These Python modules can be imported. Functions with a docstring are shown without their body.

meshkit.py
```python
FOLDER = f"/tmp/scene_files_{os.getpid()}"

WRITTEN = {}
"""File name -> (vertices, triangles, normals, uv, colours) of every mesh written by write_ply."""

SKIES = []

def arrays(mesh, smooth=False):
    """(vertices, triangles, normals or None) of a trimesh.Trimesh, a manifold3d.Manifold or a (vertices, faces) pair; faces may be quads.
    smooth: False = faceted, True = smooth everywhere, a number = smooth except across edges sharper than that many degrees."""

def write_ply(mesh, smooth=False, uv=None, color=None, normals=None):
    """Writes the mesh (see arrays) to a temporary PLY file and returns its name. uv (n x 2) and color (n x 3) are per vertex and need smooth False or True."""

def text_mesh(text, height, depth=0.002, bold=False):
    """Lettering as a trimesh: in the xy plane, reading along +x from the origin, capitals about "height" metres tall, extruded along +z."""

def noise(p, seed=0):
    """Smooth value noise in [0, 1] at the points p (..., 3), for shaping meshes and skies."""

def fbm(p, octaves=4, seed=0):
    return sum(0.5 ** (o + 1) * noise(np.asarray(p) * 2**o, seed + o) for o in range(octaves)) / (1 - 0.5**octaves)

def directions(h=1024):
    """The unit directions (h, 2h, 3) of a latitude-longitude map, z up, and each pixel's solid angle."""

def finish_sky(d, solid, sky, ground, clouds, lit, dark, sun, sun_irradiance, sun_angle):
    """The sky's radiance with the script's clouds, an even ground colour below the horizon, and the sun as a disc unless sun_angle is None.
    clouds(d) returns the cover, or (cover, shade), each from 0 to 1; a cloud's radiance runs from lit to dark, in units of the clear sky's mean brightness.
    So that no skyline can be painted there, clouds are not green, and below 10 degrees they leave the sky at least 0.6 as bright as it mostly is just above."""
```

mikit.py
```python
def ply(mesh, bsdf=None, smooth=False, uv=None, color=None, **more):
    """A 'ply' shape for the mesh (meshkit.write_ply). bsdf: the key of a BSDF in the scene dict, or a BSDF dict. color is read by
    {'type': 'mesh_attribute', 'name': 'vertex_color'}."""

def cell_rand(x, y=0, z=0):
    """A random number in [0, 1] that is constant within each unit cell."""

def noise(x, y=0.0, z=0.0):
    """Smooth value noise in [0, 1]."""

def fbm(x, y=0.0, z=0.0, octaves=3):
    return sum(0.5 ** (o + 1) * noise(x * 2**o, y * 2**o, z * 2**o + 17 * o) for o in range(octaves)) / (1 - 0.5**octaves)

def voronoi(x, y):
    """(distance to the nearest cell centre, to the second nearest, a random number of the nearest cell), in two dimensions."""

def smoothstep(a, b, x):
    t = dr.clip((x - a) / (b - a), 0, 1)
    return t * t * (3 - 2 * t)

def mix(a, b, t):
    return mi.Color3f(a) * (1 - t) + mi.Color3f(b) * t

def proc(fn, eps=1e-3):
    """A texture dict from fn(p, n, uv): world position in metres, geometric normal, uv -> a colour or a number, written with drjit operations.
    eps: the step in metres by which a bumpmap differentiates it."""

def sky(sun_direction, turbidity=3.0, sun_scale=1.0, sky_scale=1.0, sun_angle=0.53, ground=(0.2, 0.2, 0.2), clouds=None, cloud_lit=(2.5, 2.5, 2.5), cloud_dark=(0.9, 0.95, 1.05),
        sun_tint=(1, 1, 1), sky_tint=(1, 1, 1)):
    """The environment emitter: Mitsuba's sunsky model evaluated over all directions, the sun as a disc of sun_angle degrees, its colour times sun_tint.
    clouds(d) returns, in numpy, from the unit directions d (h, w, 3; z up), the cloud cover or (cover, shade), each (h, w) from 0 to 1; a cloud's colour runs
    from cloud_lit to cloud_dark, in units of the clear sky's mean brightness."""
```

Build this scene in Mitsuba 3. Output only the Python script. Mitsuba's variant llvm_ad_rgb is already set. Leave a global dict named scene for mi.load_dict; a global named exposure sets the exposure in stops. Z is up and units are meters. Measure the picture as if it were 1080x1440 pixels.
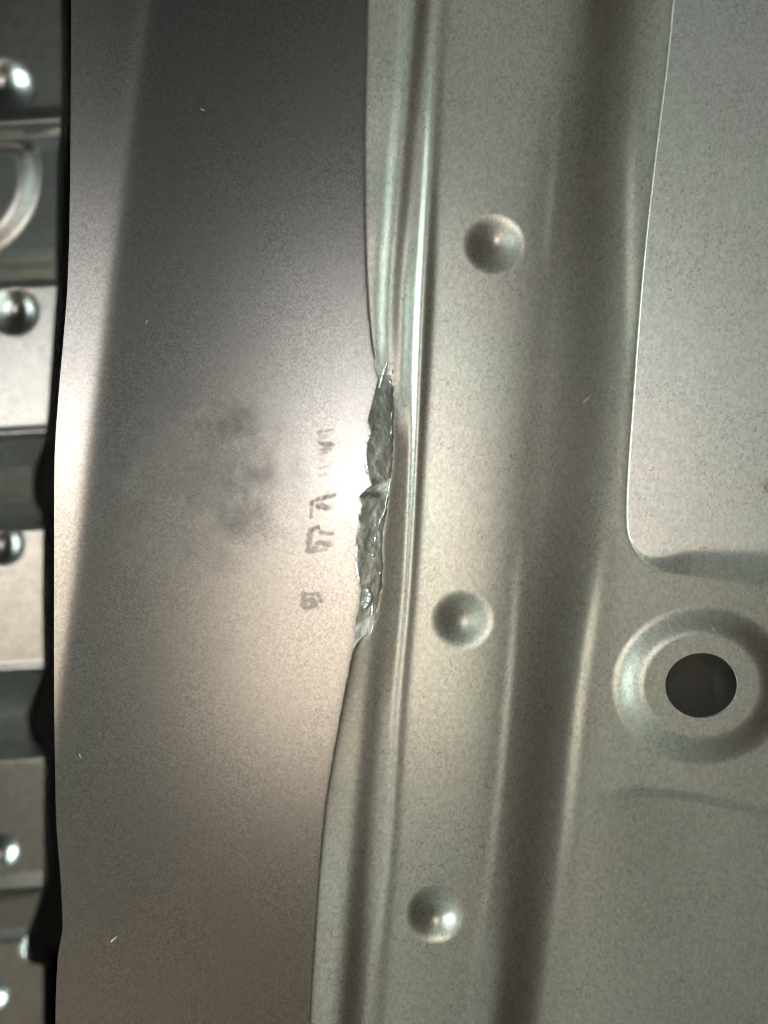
import math, random
import numpy as np, drjit as dr, mitsuba as mi
import mikit, meshkit
from mikit import noise, fbm, smoothstep, mix, proc
from scipy.ndimage import map_coordinates, gaussian_filter1d
from scipy.interpolate import PchipInterpolator
T = mi.ScalarTransform4f

# ------------------------------------------------------------------ camera, lamps, exposure
D = 0.25                       # lens to steel, metres
S = 0.18 / 1080                # metres of steel per unit of the sheet's own grid (u right, v down)
scene, labels = {}, {}
exposure = 0.0
scene['camera'] = {'type': 'thinlens', 'fov': 2 * math.degrees(math.atan(0.09 / D)), 'fov_axis': 'x', 'near_clip': 0.01, 'far_clip': 10.0,
    'aperture_radius': 0.009, 'focus_distance': D - 0.0015, 'to_world': T().look_at([0, 0, D], [0, 0, 0], [0, 1, 0])}


def lamp(name, at, to, size, rgb, label, category='lamp'):
    m = T().look_at(list(at), list(to), [0, 1, 0.001]) @ T().scale([size[0] / 2, size[1] / 2, 1])
    scene[name] = {'type': 'rectangle', 'to_world': m, 'emitter': {'type': 'area', 'radiance': {'type': 'rgb', 'value': list(rgb)}},
                   'bsdf': {'type': 'diffuse', 'reflectance': {'type': 'rgb', 'value': 0.0}}}
    labels[name] = {'label': label, 'category': category}


lamp('torch_lamp', (0.003, 0.022, 0.256), (0.003, 0.022, 0), (0.012, 0.012), (98, 95, 91), 'small white torch lamp shining straight down on the steel, beside the lens')
lamp('soft_lamp', (0.018, 0.062, 0.262), (0.018, 0.062, 0), (0.100, 0.100), (1.8, 1.82, 1.8), 'soft white square lamp around the torch lamp')
lamp('warm_lamp', (0.004, -0.050, 0.262), (0.004, -0.050, 0), (0.130, 0.110), (2.6, 2.25, 1.8), 'soft warm lamp below the torch lamp')
lamp('strip_light', (-0.62, -0.06, 0.23), (0, 0, 0), (0.18, 0.62), (15.6, 19.6, 18.6), 'cool white strip light to the left of the steel')
lamp('warm_ceiling_panel', (-0.38, -0.85, 1.25), (0, 0, 0), (0.65, 0.6), (0.28, 0.20, 0.13), 'dim warm ceiling light panel beyond the lower end of the rail')
lamp('grey_window', (0.17, 0.08, 1.5), (0.17, 0.08, 0), (0.42, 1.65), (0.17, 0.17, 0.15), 'dull grey window high above the steel')


# ------------------------------------------------------------------ helpers
def W(u, v, z):
    """sheet grid (u, v) and height z in grid units -> metres"""
    z = np.asarray(z, float) * S
    k = S * (D - z) / D
    return np.stack([(np.asarray(u, float) - 540) * k, (720 - np.asarray(v, float)) * k, z], -1)


def curve(*pts):
    a = np.array(pts, float)
    f = PchipInterpolator(a[:, 0], a[:, 1])
    return lambda v: f(np.clip(v, a[0, 0], a[-1, 0]))


def poly(*pts):
    """u as a function of v, straight between points given as (u, v)"""
    a = np.array(pts, float)
    return lambda v: np.interp(v, a[:, 1], a[:, 0])


def gauss(x, s):
    return np.exp(-0.5 * (x / s) ** 2)


def sstep(a, b, x):
    t = np.clip((x - a) / (b - a), 0, 1)
    return t * t * (3 - 2 * t)


def quads(nr, nc, base=0):
    i, j = np.meshgrid(np.arange(nr - 1), np.arange(nc - 1), indexing='ij')
    a = i * nc + j
    return base + np.stack([a, a + nc, a + nc + 1, a + 1], -1).reshape(-1, 4)


def numbered(key):
    if key not in scene and key not in labels:
        return key
    n = 1
    while f'{key}_{n:03d}' in scene or f'{key}_{n:03d}' in labels:
        n += 1
    return f'{key}_{n:03d}'


def part(parent, name, mesh, bsdf, smooth=True, label=None):
    key = numbered(parent + '__' + name)
    scene[key] = mikit.ply(mesh, bsdf, smooth=smooth)
    if label:
        labels[key] = {'label': label}
    return key


def grid_mesh(U, V, f, holes=(), skirts=()):
    """U, V (rows, cols) arrays; holes: (cu, cv, ru, rv); skirts: ('left'|'bottom'|'right'|'top', depth) edges turned down by depth"""
    U, V = U.copy(), V.copy()
    nr, nc = U.shape
    F = quads(nr, nc)
    drop = np.zeros(len(F), bool)
    for cu, cv, ru, rv in holes:
        rho = np.hypot((U - cu) / ru, (V - cv) / rv)
        ins = (rho < 1).ravel()
        drop |= ins[F].all(1)
    F = F[~drop]
    for cu, cv, ru, rv in holes:
        rho = np.hypot((U - cu) / ru, (V - cv) / rv)
        m = (rho < 1) & (rho > 1e-6)
        U[m] = cu + (U[m] - cu) / rho[m]
        V[m] = cv + (V[m] - cv) / rho[m]
    Z = f(U, V)
    P = W(U, V, Z)
    verts, faces = [P.reshape(-1, 3)], [F]
    n = nr * nc
    for side, depth in skirts:
        sl = {'left': (slice(None), 0), 'right': (slice(None), -1), 'top': (0, slice(None)), 'bottom': (-1, slice(None))}[side]
        u, v, z = U[sl], V[sl], Z[sl]
        top, low = P[sl], P[sl] - np.array([0, 0, depth * S])
        q = np.stack([top, low], 1).reshape(-1, 3)
        ff = quads(len(u), 2, n)
        if side in ('right', 'bottom') :
            ff = ff[:, ::-1]
        if side in ('bottom', 'top'):
            ff = ff[:, ::-1] if side == 'bottom' else ff
        verts.append(q)
        faces.append(ff)
        n += len(q)
    return np.vstack(verts), np.vstack(faces)


def polar_mesh(cu, cv, ru, rv, f, rings, segs=112, inner=0.0, rim=0.0):
    """disc or ring patch of the surface f, its outer edge on the ellipse; rim: inner hole's edge turned down by rim"""
    r = np.linspace(inner, 1, rings) if inner else np.linspace(0.001, 1, rings)
    th = np.linspace(0, 2 * np.pi, segs, endpoint=False)
    R, TH = np.meshgrid(r, th, indexing='ij')
    U, V = cu + ru * R * np.cos(TH), cv + rv * R * np.sin(TH)
    Z = f(U, V)
    P = W(U, V, Z)
    i, j = np.meshgrid(np.arange(rings - 1), np.arange(segs), indexing='ij')
    jn = (j + 1) % segs
    F = np.stack([i * segs + j, i * segs + jn, (i + 1) * segs + jn, (i + 1) * segs + j], -1).reshape(-1, 4)
    verts, faces, n = [P.reshape(-1, 3)], [F], rings * segs

    def ring(top, low):
        nonlocal n
        verts.append(np.vstack([top, low]))
        jj = np.arange(segs)
        kk = (jj + 1) % segs
        faces.append(n + np.stack([jj, kk, kk + segs, jj + segs], -1))
        n += 2 * segs
    u, v = cu + ru * 1.03 * np.cos(th), cv + rv * 1.03 * np.sin(th)
    ring(W(u, v, f(u, v) - 0.6), P[-1])                       # tucked under the sheet around it
    if rim:
        ring(P[0], P[0] - np.array([0, 0, rim * S]))
    return np.vstack(verts), np.vstack(faces)


def bead(pts, rad, sides=8, flat=0.8):
    """a sliver of metal: tapering rounded strip along points (u, v, z)"""
    p = np.array(pts, float)
    d = np.r_[0, np.cumsum(np.linalg.norm(np.diff(p[:, :2], axis=0), axis=1))]
    n = max(8, int(d[-1] / 1.5))
    t = np.linspace(0, d[-1], n)
    c = np.stack([PchipInterpolator(d, p[:, k])(t) for k in range(3)], -1)
    tan = np.gradient(c, axis=0)
    nx = np.stack([-tan[:, 1], tan[:, 0]], -1)
    nx /= np.linalg.norm(nx, axis=1, keepdims=True) + 1e-9
    rr = rad * np.clip(np.sin(np.pi * (0.06 + 0.88 * t / d[-1])), 0.1, 1) ** 0.6 * (1 + 0.35 * np.sin(t * 0.9 + p[0, 1]) * np.sin(t * 0.37))
    a = np.linspace(0, 2 * np.pi, sides, endpoint=False)
    u = c[:, None, 0] + rr[:, None] * np.cos(a) * nx[:, None, 0]
    v = c[:, None, 1] + rr[:, None] * np.cos(a) * nx[:, None, 1]
    z = c[:, None, 2] + rr[:, None] * np.sin(a) * flat
    P = W(u, v, z).reshape(-1, 3)
    i, j = np.meshgrid(np.arange(n - 1), np.arange(sides), indexing='ij')
    k = (j + 1) % sides
    F = np.stack([i * sides + j, i * sides + k, (i + 1) * sides + k, (i + 1) * sides + j], -1).reshape(-1, 4)
    return P, F


# ------------------------------------------------------------------ materials
def px(p):
    """metres -> grid units"""
    return p.x / S + 540, 720 - p.y / S


INK = [((447, 607), (468, 604), 1.6, .5), ((448, 607), (450, 617), 1.6, .5), ((448, 616), (458, 614), 1.6, .45), ((450, 623), (466, 625), 3.2, .7),
       ((450, 633), (464, 630), 2.0, .6), ((449, 638), (459, 636), 1.8, .5), ((449, 646), (455, 647), 1.3, .35), ((450, 658), (465, 655), 1.2, .35),
       ((465, 655), (464, 649), 1.2, .3), ((448, 669), (462, 665), 1.2, .3),
       ((446, 703), (470, 696), 2.8, .75), ((448, 711), (459, 714), 4.5, .75), ((437, 709), (439, 706), 3.2, .7), ((438, 715), (437, 727), 2.4, .6), ((463, 711), (467, 714), 3, .3),
       ((461, 690), (463, 697), 1.5, .4), ((436, 746), (447, 742), 3.2, .75), ((450, 749), (467, 751), 2.5, .65), ((436, 752), (434, 770), 4.2, .65), ((446, 764), (463, 765), 3.6, .65),
       ((434, 774), (442, 772), 5.2, .65), ((442, 775), (458, 773), 2.4, .45), ((424, 836), (447, 836), 2.5, .6), ((447, 837), (450, 845), 3, .65), ((428, 842), (427, 852), 5, .6),
       ((437, 844), (442, 848), 5, .65), ((430, 855), (444, 852), 3.5, .65)]


def ink_mask(u, v):
    m = mi.Float(0)
    wob = (noise(u * 0.25, v * 0.25, 3) - 0.5) * 2.4
    for (ax, ay), (bx, by), r, k in INK:
        dx, dy = bx - ax, by - ay
        t = dr.clip(((u - ax) * dx + (v - ay) * dy) / (dx * dx + dy * dy), 0, 1)
        d = dr.sqrt(dr.square(u - ax - t * dx) + dr.square(v - ay - t * dy)) + wob
        m = dr.maximum(m, k * (1 - smoothstep(r - 2.0, r + 2.4, d)))
    return m * (0.55 + 0.75 * noise(u * 0.33, v * 0.33, 9))


def smear(u, v):
    """greasy finger smears on the dark panel"""
    m = mi.Float(0)
    for cu, cv, ru, rv, k in ((312, 598, 50, 46, 1.1), (280, 655, 80, 46, .85), (335, 725, 62, 50, 1.0), (213, 678, 46, 24, 1.0), (265, 765, 85, 48, .6), (300, 668, 100, 95, .9)):
        m = dr.maximum(m, k * (1 - smoothstep(0.2, 1.4, dr.sqrt(dr.square((u - cu) / ru) + dr.square((v - cv) / rv)) + (fbm(u * 0.045, v * 0.045, 5) - 0.5) * 1.0)))
    return m * (0.55 + 0.6 * fbm(u * 0.09, v * 0.05, 7))


def panel_color(p, n, uv):
    u, v = px(p)
    k = 0.35 + 1.1 * fbm(u * 0.018, v * 0.012, 21, octaves=2)
    g = 1.02 + k * (0.34 * fbm(u * 0.36, v * 0.36, 1, octaves=2) + 0.32 * noise(u * 0.62, v * 0.62, 2) - 0.33)
    c = mi.Color3f(0.475, 0.455, 0.435) * g
    c = c * (1 - 0.45 * smear(u, v))
    return mix(c, mi.Color3f(0.115, 0.072, 0.052), dr.clip(ink_mask(u, v), 0, 1) * 0.60)


def bracket_color(p, n, uv):
    u, v = px(p)
    g = 0.70 + 0.30 * fbm(u * 0.10, v * 0.10, 1, octaves=3) + 0.36 * noise(u * 0.5, v * 0.5, 2)
    return mi.Color3f(0.46, 0.45, 0.43) * g


def panel_rough(p, n, uv):
    u, v = px(p)
    return 0.305 + 0.02 * fbm(u * 0.2, v * 0.2, 4, octaves=2) + 0.12 * smear(u, v) + 0.15 * ink_mask(u, v)


def panel_bump(p, n, uv):
    u, v = px(p)
    return fbm(u * 0.28, v * 0.28, 0, octaves=2)


def rail_color(p, n, uv):
    u, v = px(p)
    g = 0.73 + 0.34 * fbm(u * 0.30, v * 0.22, 1, octaves=2) + 0.18 * noise(u * 0.75, v * 0.55, 2)
    pit = smoothstep(0.74, 0.82, noise(u * 0.42 + v * 0.2, v * 0.33 - u * 0.1, 6)) * smoothstep(0.45, 0.6, fbm(u * 0.02, v * 0.02, 8))
    c = mix(mi.Color3f(0.66, 0.66, 0.575), mi.Color3f(0.68, 0.645, 0.575), smoothstep(0.35, 0.65, fbm(u * 0.012, v * 0.008, 3)))
    return c * g * (1 - 0.22 * pit)


def plate_color(p, n, uv):
    u, v = px(p)
    d = dr.sqrt(dr.square((u - 1078) / 15) + dr.square((v - 683) / 11)) + (noise(u * 0.25, v * 0.25, 3) - 0.5) * 0.9
    mark = (1 - smoothstep(0.6, 1.2, d)) * (0.35 + 0.65 * noise(u * 0.3, v * 0.3, 8))
    return mix(rail_color(p, n, uv) * mi.Color3f(1.06, 1.06, 1.12), mi.Color3f(0.16, 0.145, 0.11), mark * 0.7)


def lip_color(p, n, uv):
    u, v = px(p)
    g = 0.62 + 0.42 * fbm(u * 0.16, v * 0.07, 1) + 0.24 * noise(u * 0.7, v * 0.7, 2)
    bare = smoothstep(0.70, 0.82, fbm(u * 0.16, v * 0.09, 12))
    return mix(mi.Color3f(0.52, 0.545, 0.49) * g, mi.Color3f(0.62, 0.64, 0.63), bare)


def rail_bump(p, n, uv):
    u, v = px(p)
    return fbm(u * 0.24, v * 0.20, 0, octaves=3)


def lip_bump(p, n, uv):
    u, v = px(p)
    return fbm(u * 0.16, v * 0.12, 4, octaves=3)


def principled(color, rough, metallic, bump=None, bump_scale=1e-5, spec=0.5):
    b = {'type': 'principled', 'base_color': color, 'roughness': rough, 'metallic': metallic, 'specular': spec}
    if bump is not None:
        b = {'type': 'bumpmap', 'arbitrary': proc(bump, eps=2.0 * S), 'scale': bump_scale, 'bsdf': b}
    return {'type': 'twosided', 'bsdf': b}


def satin(color, alpha, bump, bump_scale, matt=0.05):
    """metallic satin paint: narrow sheen of the flakes with a little matt scatter"""
    b = {'type': 'blendbsdf', 'weight': matt, 'a': {'type': 'roughconductor', 'material': 'none', 'distribution': 'beckmann', 'alpha': alpha, 'specular_reflectance': color},
         'b': {'type': 'diffuse', 'reflectance': color}}
    return {'type': 'twosided', 'bsdf': {'type': 'bumpmap', 'arbitrary': proc(bump, eps=2.0 * S), 'scale': bump_scale, 'bsdf': b}}


def rgb(*c):
    return {'type': 'rgb', 'value': list(c)}


scene['rail_paint'] = principled(proc(rail_color), 0.40, 0.70, rail_bump, 1.4e-5)
scene['plate_paint'] = principled(proc(plate_color), 0.40, 0.70, rail_bump, 1.4e-5)
scene['panel_paint'] = principled(proc(panel_color), proc(panel_rough), 0.98, panel_bump, 5e-6)
scene['lip_paint'] = principled(proc(lip_color), 0.42, 0.7, lip_bump, 1.0e-5)
scene['bare_metal'] = principled(rgb(0.9, 0.91, 0.91), 0.45, 0.9, lip_bump, 2e-5)
scene['bracket_paint'] = principled(proc(bracket_color), 0.33, 0.98, panel_bump, 5e-6)
scene['pale_scratch'] = principled(rgb(0.5, 0.49, 0.46), 0.5, 0.2)

# ------------------------------------------------------------------ the dark panel behind everything
def slab(x0, x1, y0, y1, z):
    p = np.array([[a, b, z] for b in (y0, y1) for a in (x0, x1)])
    return np.vstack([p, p - [0, 0, 0.002]]), np.array([[0, 1, 3, 2], [5, 4, 6, 7], [0, 4, 5, 1], [1, 5, 7, 3], [3, 7, 6, 2], [2, 6, 4, 0]])


xs, ys = np.array([0.048, 0.130]), np.array([-0.092, 0.012])
bp = np.array([[a, b, -0.040 - 0.17 * (a - 0.075) + 0.12 * (b + 0.04)] for b in ys for a in xs])
part('backing_panel', 'sheet', (np.vstack([bp, bp - [0, 0, 0.002]]), slab(0, 1, 0, 1, 0)[1]), 'rail_paint', smooth=False)
lp = np.array([[a, b, -0.12 - 0.6 * (a + 0.11)] for b in (-0.15, 0.15) for a in (-0.26, 0.0)])
part('backing_panel', 'lower_sheet', (np.vstack([lp, lp - [0, 0, 0.002]]), slab(0, 1, 0, 1, 0)[1]), 'panel_paint', smooth=False)
labels['backing_panel'] = {'label': 'dark tilted steel sheet deep behind, seen through the round hole', 'category': 'panel', 'kind': 'structure'}
def bz(u, v):
    return (-0.040 - 0.17 * (0.0918 - 0.075) + 0.12 * ((720 - v) * S * 1.17 + 0.04)) / S + 1.0


part('backing_panel', 'scratch', bead([tuple(q) for q in [(1012, 935, bz(1012, 935)), (1013, 960, bz(1013, 960)), (1013, 992, bz(1013, 992))]], 1.0), 'pale_scratch')

# ------------------------------------------------------------------ smooth dark panel with its bent left edge
labels['steel_panel'] = {'label': 'smooth dark grey steel panel with faded ink stamps, left of the torn rail', 'category': 'panel'}
fold = lambda v: 207 - 122 * v / 965.0
panel_left = curve((-40, 100), (0, 100), (300, 98), (400, 95), (480, 89), (560, 82), (640, 77), (700, 76), (760, 76), (850, 76), (960, 76), (1050, 77), (1150, 79), (1250, 86), (1300, 88), (1350, 81), (1440, 78), (1480, 78))


rail_left = poly((515.5, -50), (515, 0), (513, 100), (511, 200), (511.5, 300), (513.5, 380), (517, 440), (523, 490), (530, 527), (536, 520), (545, 510), (549, 524), (552, 545), (553, 570), (552, 600),
                 (552, 640), (549, 665), (546, 690), (544, 712), (541, 733), (536, 752), (537, 790), (537, 815), (531, 850), (527, 870), (519, 893), (499, 899), (496, 915), (489, 950), (482, 985),
                 (474, 1030), (466, 1075), (457, 1130), (451, 1190), (446, 1250), (441, 1320), (437, 1380), (434, 1440), (431, 1495))
def panel_z(u, v):
    d = fold(v) - u
    k = 7.0
    soft = k * np.logaddexp(0, d / k)
    return 0.260 * soft - 0.00002 * (u - 520) ** 2 + 0.02 * (540 - u) + 0.012 * (v - 1440)


def rows(u0, u1, v0, v1, du, dv):
    v = np.linspace(v0, v1, int((v1 - v0) / dv) + 1)
    n = int(np.max(u1(v) - u0(v)) / du) + 1
    t = np.linspace(0, 1, n)
    return u0(v)[:, None] + t[None] * (u1(v) - u0(v))[:, None], np.repeat(v[:, None], n, 1)


split = lambda v: np.maximum(fold(v) + 22, panel_left(v) + 6)
part('steel_panel', 'bent_edge', grid_mesh(*rows(panel_left, split, -40, 1480, 3, 5), panel_z, skirts=[('left', 140)]), 'panel_paint', label='pale bent edge along the black gap')
part('steel_panel', 'sheet', grid_mesh(*rows(split, lambda v: rail_left(v) + 38, -40, 1480, 6, 6), panel_z), 'panel_paint')
for (u0, v0, u1, v1) in ((440, 598, 476, 676), (427, 684, 476, 784), (415, 828, 456, 862)):
    U, V = np.meshgrid(np.linspace(u0, u1, 9), np.linspace(v0, v1, 19))
    part('steel_panel', 'ink_stamp', grid_mesh(U, V, lambda a, b: panel_z(a, b) + 0.06), 'panel_paint')
labels['steel_panel__ink_stamp'] = {'label': 'faint thin ink characters, topmost of three stamps'}
labels['steel_panel__ink_stamp_001'] = {'label': 'dark double ink characters, middle of three stamps'}
labels['steel_panel__ink_stamp_002'] = {'label': 'single square ink character, lowest of three stamps'}
for a, b, r in (((282, 153), (288, 155), 1.0), ((156, 1325), (165, 1317), 1.8), ((112, 1060), (114, 1066), 0.8), ((205, 455), (208, 450), .8)):
    part('steel_panel', 'chip', bead([(*a, panel_z(*a)), ((a[0] + b[0]) / 2, (a[1] + b[1]) / 2, panel_z(*a) + .1), (*b, panel_z(*b))], r, flat=.3), 'pale_scratch')

# ------------------------------------------------------------------ pressed rail: cross-section given by its slopes, integrated over the sheet
labels['pressed_rail'] = {'label': 'grey-green pressed steel rail with torn flange, three dimples and a round hole', 'category': 'rail'}
c1 = curve((-60, 574), (50, 567), (250, 550), (450, 538), (650, 536), (810, 524), (1000, 504), (1200, 480), (1390, 463), (1500, 455))
c2 = curve((-60, 600), (50, 590), (250, 573), (450, 557), (650, 560), (810, 548), (1000, 524), (1200, 508), (1390, 496), (1500, 488))
c3 = curve((-60, 618), (50, 609), (250, 598), (450, 587), (650, 581), (810, 573), (1000, 556), (1200, 545), (1390, 520), (1500, 510))
c4 = curve((-60, 634), (50, 624), (250, 612), (450, 602), (650, 590), (810, 581), (1000, 567), (1200, 554), (1390, 538), (1500, 530))
c5 = curve((-60, 800), (50, 793), (250, 777), (450, 758), (810, 728), (1000, 713), (1200, 692), (1390, 664), (1500, 650))
c6 = curve((-60, 855), (50, 850), (250, 832), (450, 830), (650, 812), (810, 785), (1000, 762), (1200, 742), (1390, 726), (1500, 712))
w6 = curve((-60, 30), (50, 32), (250, 38), (450, 46), (650, 52), (810, 42), (1000, 33), (1200, 29), (1390, 21), (1500, 20))
c7 = curve((-60, 908), (50, 902), (250, 888), (450, 885), (650, 868), (810, 842), (1000, 814), (1200, 793), (1390, 768), (1500, 755))
a1 = curve((-60, .22), (100, .32), (250, .50), (480, .46), (560, .1), (700, .05), (1000, .08), (1500, .06))
a2 = curve((-60, .40), (250, .36), (450, .26), (580, .04), (850, .02), (1050, .22), (1400, .55), (1500, .55))
a3 = curve((-60, .22), (100, .36), (250, .70), (500, .72), (700, .62), (850, .45), (1000, .28), (1200, .22), (1500, .12))
a3b = curve((-60, .0), (300, .18), (430, .46), (530, .42), (630, .05), (1000, .04), (1500, .06))
a4 = curve((-60, .10), (200, .22), (450, .45), (700, .42), (900, .3), (1100, .22), (1500, .12))
a5 = curve((-60, .02), (150, .05), (300, .13), (420, .0), (700, .0), (850, .13), (1000, .20), (1200, .15), (1350, .06), (1500, .03))
a7 = curve((-60, .0), (150, .06), (300, .28), (400, .24), (560, .04), (760, .06), (900, .24), (1050, .26), (1250, .13), (1500, .08))


_ev = np.arange(-60, 1501, 1.0)
_es = gaussian_filter1d(rail_left(_ev), 12)
edge_soft = lambda v: np.interp(v, _ev, _es)


w2 = curve((-60, 9), (800, 9), (1150, 12), (1500, 13))
fl = curve((-60, .0), (440, .0), (540, -.02), (630, -.31), (900, -.29), (1050, -.12), (1250, .02), (1500, .02))


def slope(u, v):
    g = gauss
    s = a1(v) * g(u - c1(v), 8) - a2(v) * g(u - c2(v), w2(v)) + a3(v) * g(u - c3(v), 4.2) + a3b(v) * g(u - (c3(v) - 15), 6) - a4(v) * g(u - c4(v), 6)
    s += a5(v) * g(u - c5(v), 5) - (13.0 + 3 * (1 - sstep(0, 400, v))) / w6(v) * g(u - c6(v), w6(v)) + a7(v) * g(u - c7(v), 6.5)
    top = sstep(c4(v), c4(v) + 25, u) * (1 - sstep(c5(v) - 5, c5(v) + 30, u))
    s += fl(v) * sstep(edge_soft(v) - 4, edge_soft(v) + 8, u) * (1 - sstep(c3(v) - 6, c3(v) + 2, u))      # the flange dips towards the bead
    s += top * (-0.00075 * (u - c4(v) - 30))
    return s


GU, GV = np.arange(395, 1131, 1.0), np.arange(-60, 1501, 2.0)
UU, VV = np.meshgrid(GU, GV)
HH = np.cumsum(slope(UU, VV), axis=1) + 9.0
at_seam = np.array([np.interp(c4(vv), GU, row) for vv, row in zip(GV, HH)])
HH -= (at_seam - 22.0 + 12 * (1 - sstep(-60, 350, GV)) + 20 * sstep(980, 1500, GV))[:, None]                                 # the foot of the bead runs level; the flange's edge dips under it
land = HH[:, (GU > 930) & (GU < 1100)].mean(1)                 # the land on the right is level along the rail
HH -= (land - land.mean())[:, None] * sstep(620, 960, UU)
HH = gaussian_filter1d(HH, 4, axis=0)
DIMPLES = ((695, 343, 46, 45, 15.5), (650, 872, 47, 45, 13.0), (612, 1286, 43, 44, 17.0))
BOSS = (987, 964, 132, 117)
HOLE = (987, 963, 51.5, 45.5)


def rail_z(u, v):
    u, v = np.asarray(u, float), np.asarray(v, float)
    z = map_coordinates(HH, [(v - GV[0]) / 2.0, u - GU[0]], order=3, mode='nearest')
    z = z + 2.2 * np.exp(-np.clip(u - edge_soft(v), 0, 60) / 2.4) * (1 - sstep(495, 520, v) * (1 - sstep(885, 910, v)))      # burr along the cut edge
    for cu, cv, ru, rv, d in DIMPLES:
        r = np.hypot((u - cu) / ru, (v - cv) / rv)
        z = z - d * (1 - sstep(0.0, 0.98, r))
    r = np.hypot((u - BOSS[0]) / BOSS[2], (v - BOSS[1]) / BOSS[3])
    z = z + 18.0 * (1 - sstep(0.60, 0.97, r))
    step = curve((820, 1128), (860, 1122), (900, 1116), (960, 1122), (1080, 1147), (1140, 1160))(u)
    z = z - 6.0 * sstep(step - 12, step + 5, v) * sstep(825, 1000, u) * (1 - sstep(1180, 1480, v))
    return z


v = np.r_[np.arange(-50, 500, 2.6), np.arange(500, 920, 1.2), np.arange(920, 1492, 2.6)]
tz = sstep(520, 540, v) * (1 - sstep(870, 895, v))            # within the tear the break is ragged
e = rail_left(v) + 0.7 * np.sin(v * 0.21) * np.sin(v * 0.057 + 1) + tz * gaussian_filter1d(np.random.RandomState(9).randn(len(v)), 2.2) * 3.2
es = edge_soft(v)
seam = c4(v)                                                   # flange and web are parts of one pressing, met at the foot of the bead
n = 75
t = np.linspace(0, 1, n)
U = es[:, None] + t[None] * (seam - es)[:, None] + (e - es)[:, None] * np.exp(-t / 0.12)[None]
U[:, -1] = seam
part('pressed_rail', 'flange', grid_mesh(U, np.repeat(v[:, None], n, 1), rail_z, skirts=[('left', 1.6)]), 'rail_paint', label='narrow flange with a long bead, torn midway')
n = 280
t = np.linspace(0, 1, n)
U = seam[:, None] + t[None] * (1118 - seam)[:, None]
V = np.repeat(v[:, None], n, 1)
holes = [d[:4] for d in DIMPLES] + [BOSS]
part('pressed_rail', 'web', grid_mesh(U, V, rail_z, holes), 'rail_paint')
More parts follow.
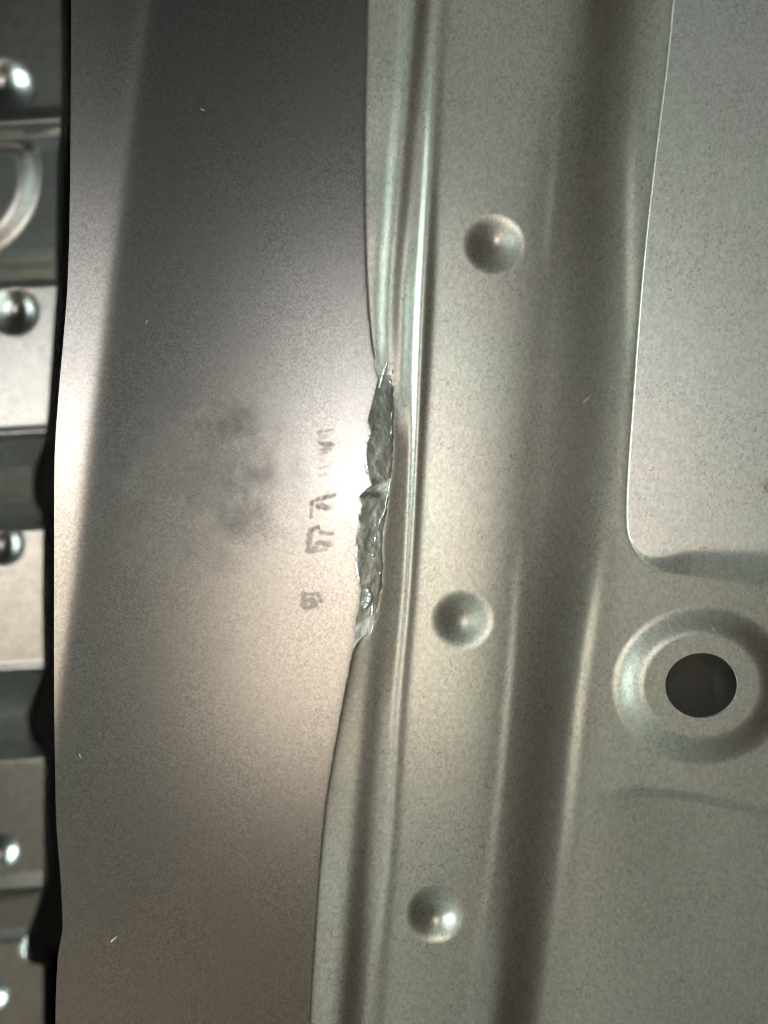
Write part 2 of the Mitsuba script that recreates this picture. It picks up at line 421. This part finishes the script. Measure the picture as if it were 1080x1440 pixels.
for cu, cv, ru, rv, d in DIMPLES:
    part('pressed_rail', 'dimple', polar_mesh(cu, cv, ru, rv, rail_z, 40), 'rail_paint')
part('pressed_rail', 'boss', polar_mesh(*BOSS, rail_z, 70, 180, inner=0.39, rim=7.0), 'rail_paint', label='raised round boss with a hole through it')

# torn lip of the flange: a crumpled strip hanging from the flange's broken edge
lip_out = poly((541, 508), (533, 524), (528, 548), (522, 572), (518, 586), (520, 600), (525, 603), (521, 612), (517, 622), (515, 640), (516, 655), (520, 668), (524, 678), (515, 688), (506, 698),
               (510, 706), (509, 715), (504, 725), (507, 735), (503, 748), (501, 760), (502, 775), (502, 790), (505, 810), (507, 825), (506, 845), (505, 858), (501, 870), (499, 888), (499, 902))
v = np.arange(509, 900, 1.0)
rs = np.random.RandomState(4)
jag = gaussian_filter1d(rs.randn(len(v)), 1.3) * 2.0
uo = lip_out(v) + jag * sstep(575, 600, v) * (1 - sstep(860, 880, v))
ui = np.maximum(rail_left(v) + 6, uo + 4)
n = 40
t = np.linspace(0, 1, n)
U = uo[:, None] + t[None] * (ui - uo)[:, None]
V = np.repeat(v[:, None], n, 1)
crumple = gaussian_filter1d(gaussian_filter1d(rs.randn(len(v), n), 5, axis=0), 3.5, axis=1) * 2.2
crumple2 = gaussian_filter1d(gaussian_filter1d(rs.randn(len(v), n), 2, axis=0), 1.6, axis=1) * 0.5


uis = gaussian_filter1d(ui, 14)
lean = 0.27 * sstep(508, 560, v) * (1 - sstep(840, 890, v))


def lip_z(u, v):
    base = rail_z(u, v) - 1.3
    away = np.clip(uis[:, None] - u, 0, 60)
    fade = sstep(0.0, 10.0, away)
    fold_ = -4.0 * sstep(670, 684, v) * (1 - sstep(690, 702, v)) * sstep(4, 22, away)
    return base + lean[:, None] * away + (crumple + crumple2) * fade + fold_


part('pressed_rail', 'torn_lip', grid_mesh(U, V, lip_z, skirts=[('left', 4.0)]), 'lip_paint', label='crumpled torn lip with ragged edge')
zl = lambda u, v: float(rail_z([u], [v])[0])
BURRS = [([(545.5, 508), (540, 524), (534, 545), (529, 560)], 2.0, 1.2), ([(527, 598), (523, 604), (520, 611)], 2.4, -.5), ([(519, 618), (516, 628), (515, 640), (516, 653), (518, 664)], 2.1, -.5),
         ([(508, 716), (506, 724)], 1.6, -.5), ([(504, 764), (502, 778), (504, 790)], 1.8, -.5), ([(502, 790), (504, 806), (507, 820)], 2.3, -.5),
         ([(516, 828), (521, 838), (517, 850), (511, 856)], 4.2, -1.0), ([(521, 838), (524, 850), (523, 866)], 1.5, .2), ([(549, 672), (547, 690), (544, 702), (542, 712)], 1.1, 1.0), ([(543, 710), (540, 722), (535, 732), (531, 744)], 1.5, .6),
         ([(531, 732), (528, 738), (525, 745)], 1.2, -.3), ([(529, 752), (527, 763)], 1.6, -.3), ([(524, 778), (527, 783)], 2.2, -.6), ([(525, 878), (523, 888), (519, 893)], 1.2, .6), ([(514, 704), (520, 698), (527, 694)], 1.5, -.6),
         ([(552, 520), (550, 527)], 1.1, .5), ([(550, 534), (549, 539)], 1.6, .4), ([(511, 785), (510, 791)], 2.0, -.6), ([(552, 577), (550, 590)], .9, .8), ([(551, 600), (550, 612)], .9, .8), ([(536, 803), (534, 808)], 1.3, .3)]
for pts, r, dz in BURRS:
    part('pressed_rail', 'metal_burr', bead([(a, b, zl(a, b) + (0.5 * max(float(np.interp(b, v, uis)) - a, 0) + 0.6 if dz < 0 else dz + 0.8)) for a, b in pts], r), 'bare_metal')
labels['pressed_rail__metal_burr'] = {'label': 'long bright sliver of bare metal at the top of the tear'}
for pts, r in (([(819, 568), (825, 562), (832, 555)], 1.3), ([(857, 544), (863, 546), (868, 548)], 1.2), ([(831, 705), (836, 701)], 1.6), ([(528, 276), (521, 279)], 1.8), ([(1001, 881), (1005, 887)], 1.3), ([(829, 730), (834, 727)], .9)):
    part('pressed_rail', 'chip', bead([(a, b, zl(a, b)) for a, b in pts], r, flat=.3), 'pale_scratch')

# ------------------------------------------------------------------ flat cover plate lying over the rail's right side
labels['cover_plate'] = {'label': 'flat pale grey steel plate with one rounded corner, above the round hole', 'category': 'plate'}
pl = curve((-60, 956), (0, 948), (80, 940), (200, 925), (350, 908), (480, 897), (580, 890), (650, 885), (720, 882), (750, 884))
pz0 = zl(1000, 400) + 27


bottom_v = lambda u: np.interp(u, [880, 891, 905, 915, 927, 940, 960, 1000, 1080, 1120], [750, 770, 788, 796, 801.5, 805, 808, 812, 822.5, 828])
roll_w = lambda u: np.interp(u, [880, 900, 930, 970, 1080, 1120], [3, 6, 20, 36, 50, 52])


def outline():
    top = [(u, -55) for u in np.arange(1118, 958, -6.0)]
    left = [(float(pl(v)), v) for v in np.arange(-55, 735, 3.0)]
    corner = np.array([(882.5, 738), (884, 750), (887.5, 762), (893, 773), (900, 783), (909, 792), (920, 798.5), (932, 803)], float)
    cc = PchipInterpolator(np.linspace(0, 1, 8), corner)(np.linspace(0, 1, 26))
    bottom = [(u, float(bottom_v(u))) for u in np.arange(935, 1121, 3.0)]
    return np.array(top + left + [tuple(p) for p in cc] + bottom)


O = outline()
n_top = len(np.arange(1118, 958, -6.0))
C = np.array([1121.0, 380.0])                                  # rings shrink from the outline towards this point
ray = C - O
L = np.linalg.norm(ray, axis=1, keepdims=True)
tang = np.gradient(gaussian_filter1d(O, 1.5, axis=0), axis=0)
tang /= np.linalg.norm(tang, axis=1, keepdims=True)
cosn = np.abs(ray[:, 0] * tang[:, 1] - ray[:, 1] * tang[:, 0]) / L[:, 0]
onleft = sstep(0.25, 0.75, np.abs(tang[:, 1]))
onleft[:n_top] = 0
ring, zr = [], []
for d in np.r_[0, 0.6, 1.2, 2.0, 3.5, 6, 9, 12.5, 16, 20, 24, 28, 33, 38, 44, 50, 57, 65]:
    dd = np.minimum(d / np.maximum(cosn, 0.25), 0.5 * L[:, 0])
    ring.append(O + ray / L * dd[:, None])
    zr.append(-0.62 * np.clip(1.2 - d, 0, 2) * onleft)
base_ring = ring[-1]
for k in np.linspace(0, 0.995, 24)[1:]:
    ring.append(base_ring + (C - base_ring) * k)
    zr.append(np.zeros(len(O)))
R, Z = np.array(ring), np.array(zr)
above = bottom_v(R[..., 0]) - R[..., 1]
Z = Z + pz0 + 0.10 * (R[..., 0] - 890) - 0.62 * roll_w(R[..., 0]) * np.clip(1 - above / roll_w(R[..., 0]), 0, 1.05) ** 1.45
P = W(R[..., 0], R[..., 1], Z)
m, n = Z.shape
wall = np.stack([P[0], P[0] - np.array([0, 0, 6 * S])], 0).reshape(-1, 3)
part('cover_plate', 'sheet', (np.vstack([P.reshape(-1, 3), wall]), np.vstack([quads(m, n)[:, ::-1], quads(2, n, m * n)])), 'plate_paint')

# ------------------------------------------------------------------ stepped bracket beyond the black gap
labels['stepped_bracket'] = {'label': 'stepped steel bracket with raised pads and dimples, left of the black gap', 'category': 'bracket'}
BZ = -120.0
br_right = poly((85, -50), (85, 0), (86, 150), (84, 185), (80, 220), (78, 350), (78, 385), (79.5, 400), (76, 440), (72, 500), (68, 560), (64.5, 605), (63, 618), (55, 640), (46, 660), (46, 700), (58, 722),
                (60, 742), (59, 850), (60.5, 935), (58, 948), (47, 980), (37, 1005), (42, 1040), (60, 1058), (62, 1070), (61, 1140), (61, 1225), (59, 1250), (50, 1280), (38, 1312), (37, 1328), (40, 1352), (45, 1356), (60, 1358), (60, 1490))
hb = poly(*[(h, v) for v, h in ((-60, 0), (150, 0), (158, 2), (166, 6), (172, 6), (182, -2), (192, -8), (215, -10), (350, -10), (366, -12), (380, -20), (394, -24), (397, -24), (401, 0), (404, 1.5), (598, 0), (608, 3.2), (611, 1), (616, -12),
                                    (660, -38), (667, -36), (704, -54), (730, -32), (741, -5), (746, 0), (930, 0), (940, 3.4), (944, 1), (950, -10), (997, -40), (1004, -37), (1036, -54), (1054, -30), (1063, -3), (1070, 0), (1226, 0), (1248, 6), (1251, 4),
                                    (1254, -6), (1306, -16), (1312, -12), (1318, -9), (1322, -12), (1352, -14), (1490, -14))])
BD = ((8, 122, 44, 44, 19), (20, 437, 38, 38, 18), (2, 765, 35, 35, 17), (2, 1196, 28, 28, 13), (-14, 1398, 28, 28, 12))


tilt_v = curve((-60, .35), (190, .4), (400, .97), (940, 1.0), (1060, .55), (1250, .4), (1500, .3))


def br_z(u, v):
    u, v = np.asarray(u, float), np.asarray(v, float)
    vv = v - 0.06 * (40 - np.maximum(u, -160))
    h = np.mean([hb(vv + k) for k in (-1.5, -.5, .5, 1.5)], axis=0)
    pad = sstep(-9, -1, h)
    left = np.maximum(u, -160) - 60
    z = BZ + h - 0.33 * tilt_v(v) * left * pad - 0.04 * left * (1 - pad) - 0.03 * (v - 560) * 1
    for cu, cv, ru, rv, d in BD:
        r = np.hypot((u - cu) / ru, (v - cv) / rv)
        z = z - d * (1 - sstep(0.0, 1.0, r)) + 1.6 * (1 - sstep(0.0, 0.5, r))
    r = np.hypot(u + 70, (v - 245))
    z = z + 14 * (1 - sstep(92, 132, r)) * sstep(195, 215, v) * (1 - sstep(350, 364, v))
    return z


segs = (('raised_pad', -50, 186, 'dark upper pad'), ('recess', 186, 399, 'dark recess with curved bright emboss'), ('raised_pad', 399, 613, 'brightest pad, second from the top'), ('recess', 613, 743, None),
        ('raised_pad', 743, 945, 'pinkish grey pad in the middle'), ('recess', 945, 1066, None), ('raised_pad', 1066, 1252, None), ('recess', 1252, 1318, None), ('raised_pad', 1318, 1490, 'lowest dark pad with torn corner'))
for nm, v0, v1, lb in segs:
    v = np.linspace(v0, v1, int((v1 - v0) / 1.6) + 2)
    t = np.linspace(0, 1, 90)
    U = br_right(v)[:, None] - 1100 * ((1 - t[None]) ** 2.6)
    V = np.repeat(v[:, None], 90, 1)
    part('stepped_bracket', nm, grid_mesh(U, V, br_z, skirts=[('right', 40), ('left', 2850)]), 'bracket_paint', label=lb)
for pts, r in (([(37, 1318), (36, 1334), (34, 1350)], 2.2), ([(36, 1316), (31, 1330), (26, 1340)], 1.0), ([(36, 1330), (30, 1345)], .9)):
    part('stepped_bracket', 'metal_burr', bead([(a, b, float(br_z([a], [b])[0]) + .5) for a, b in pts], r), 'bare_metal')
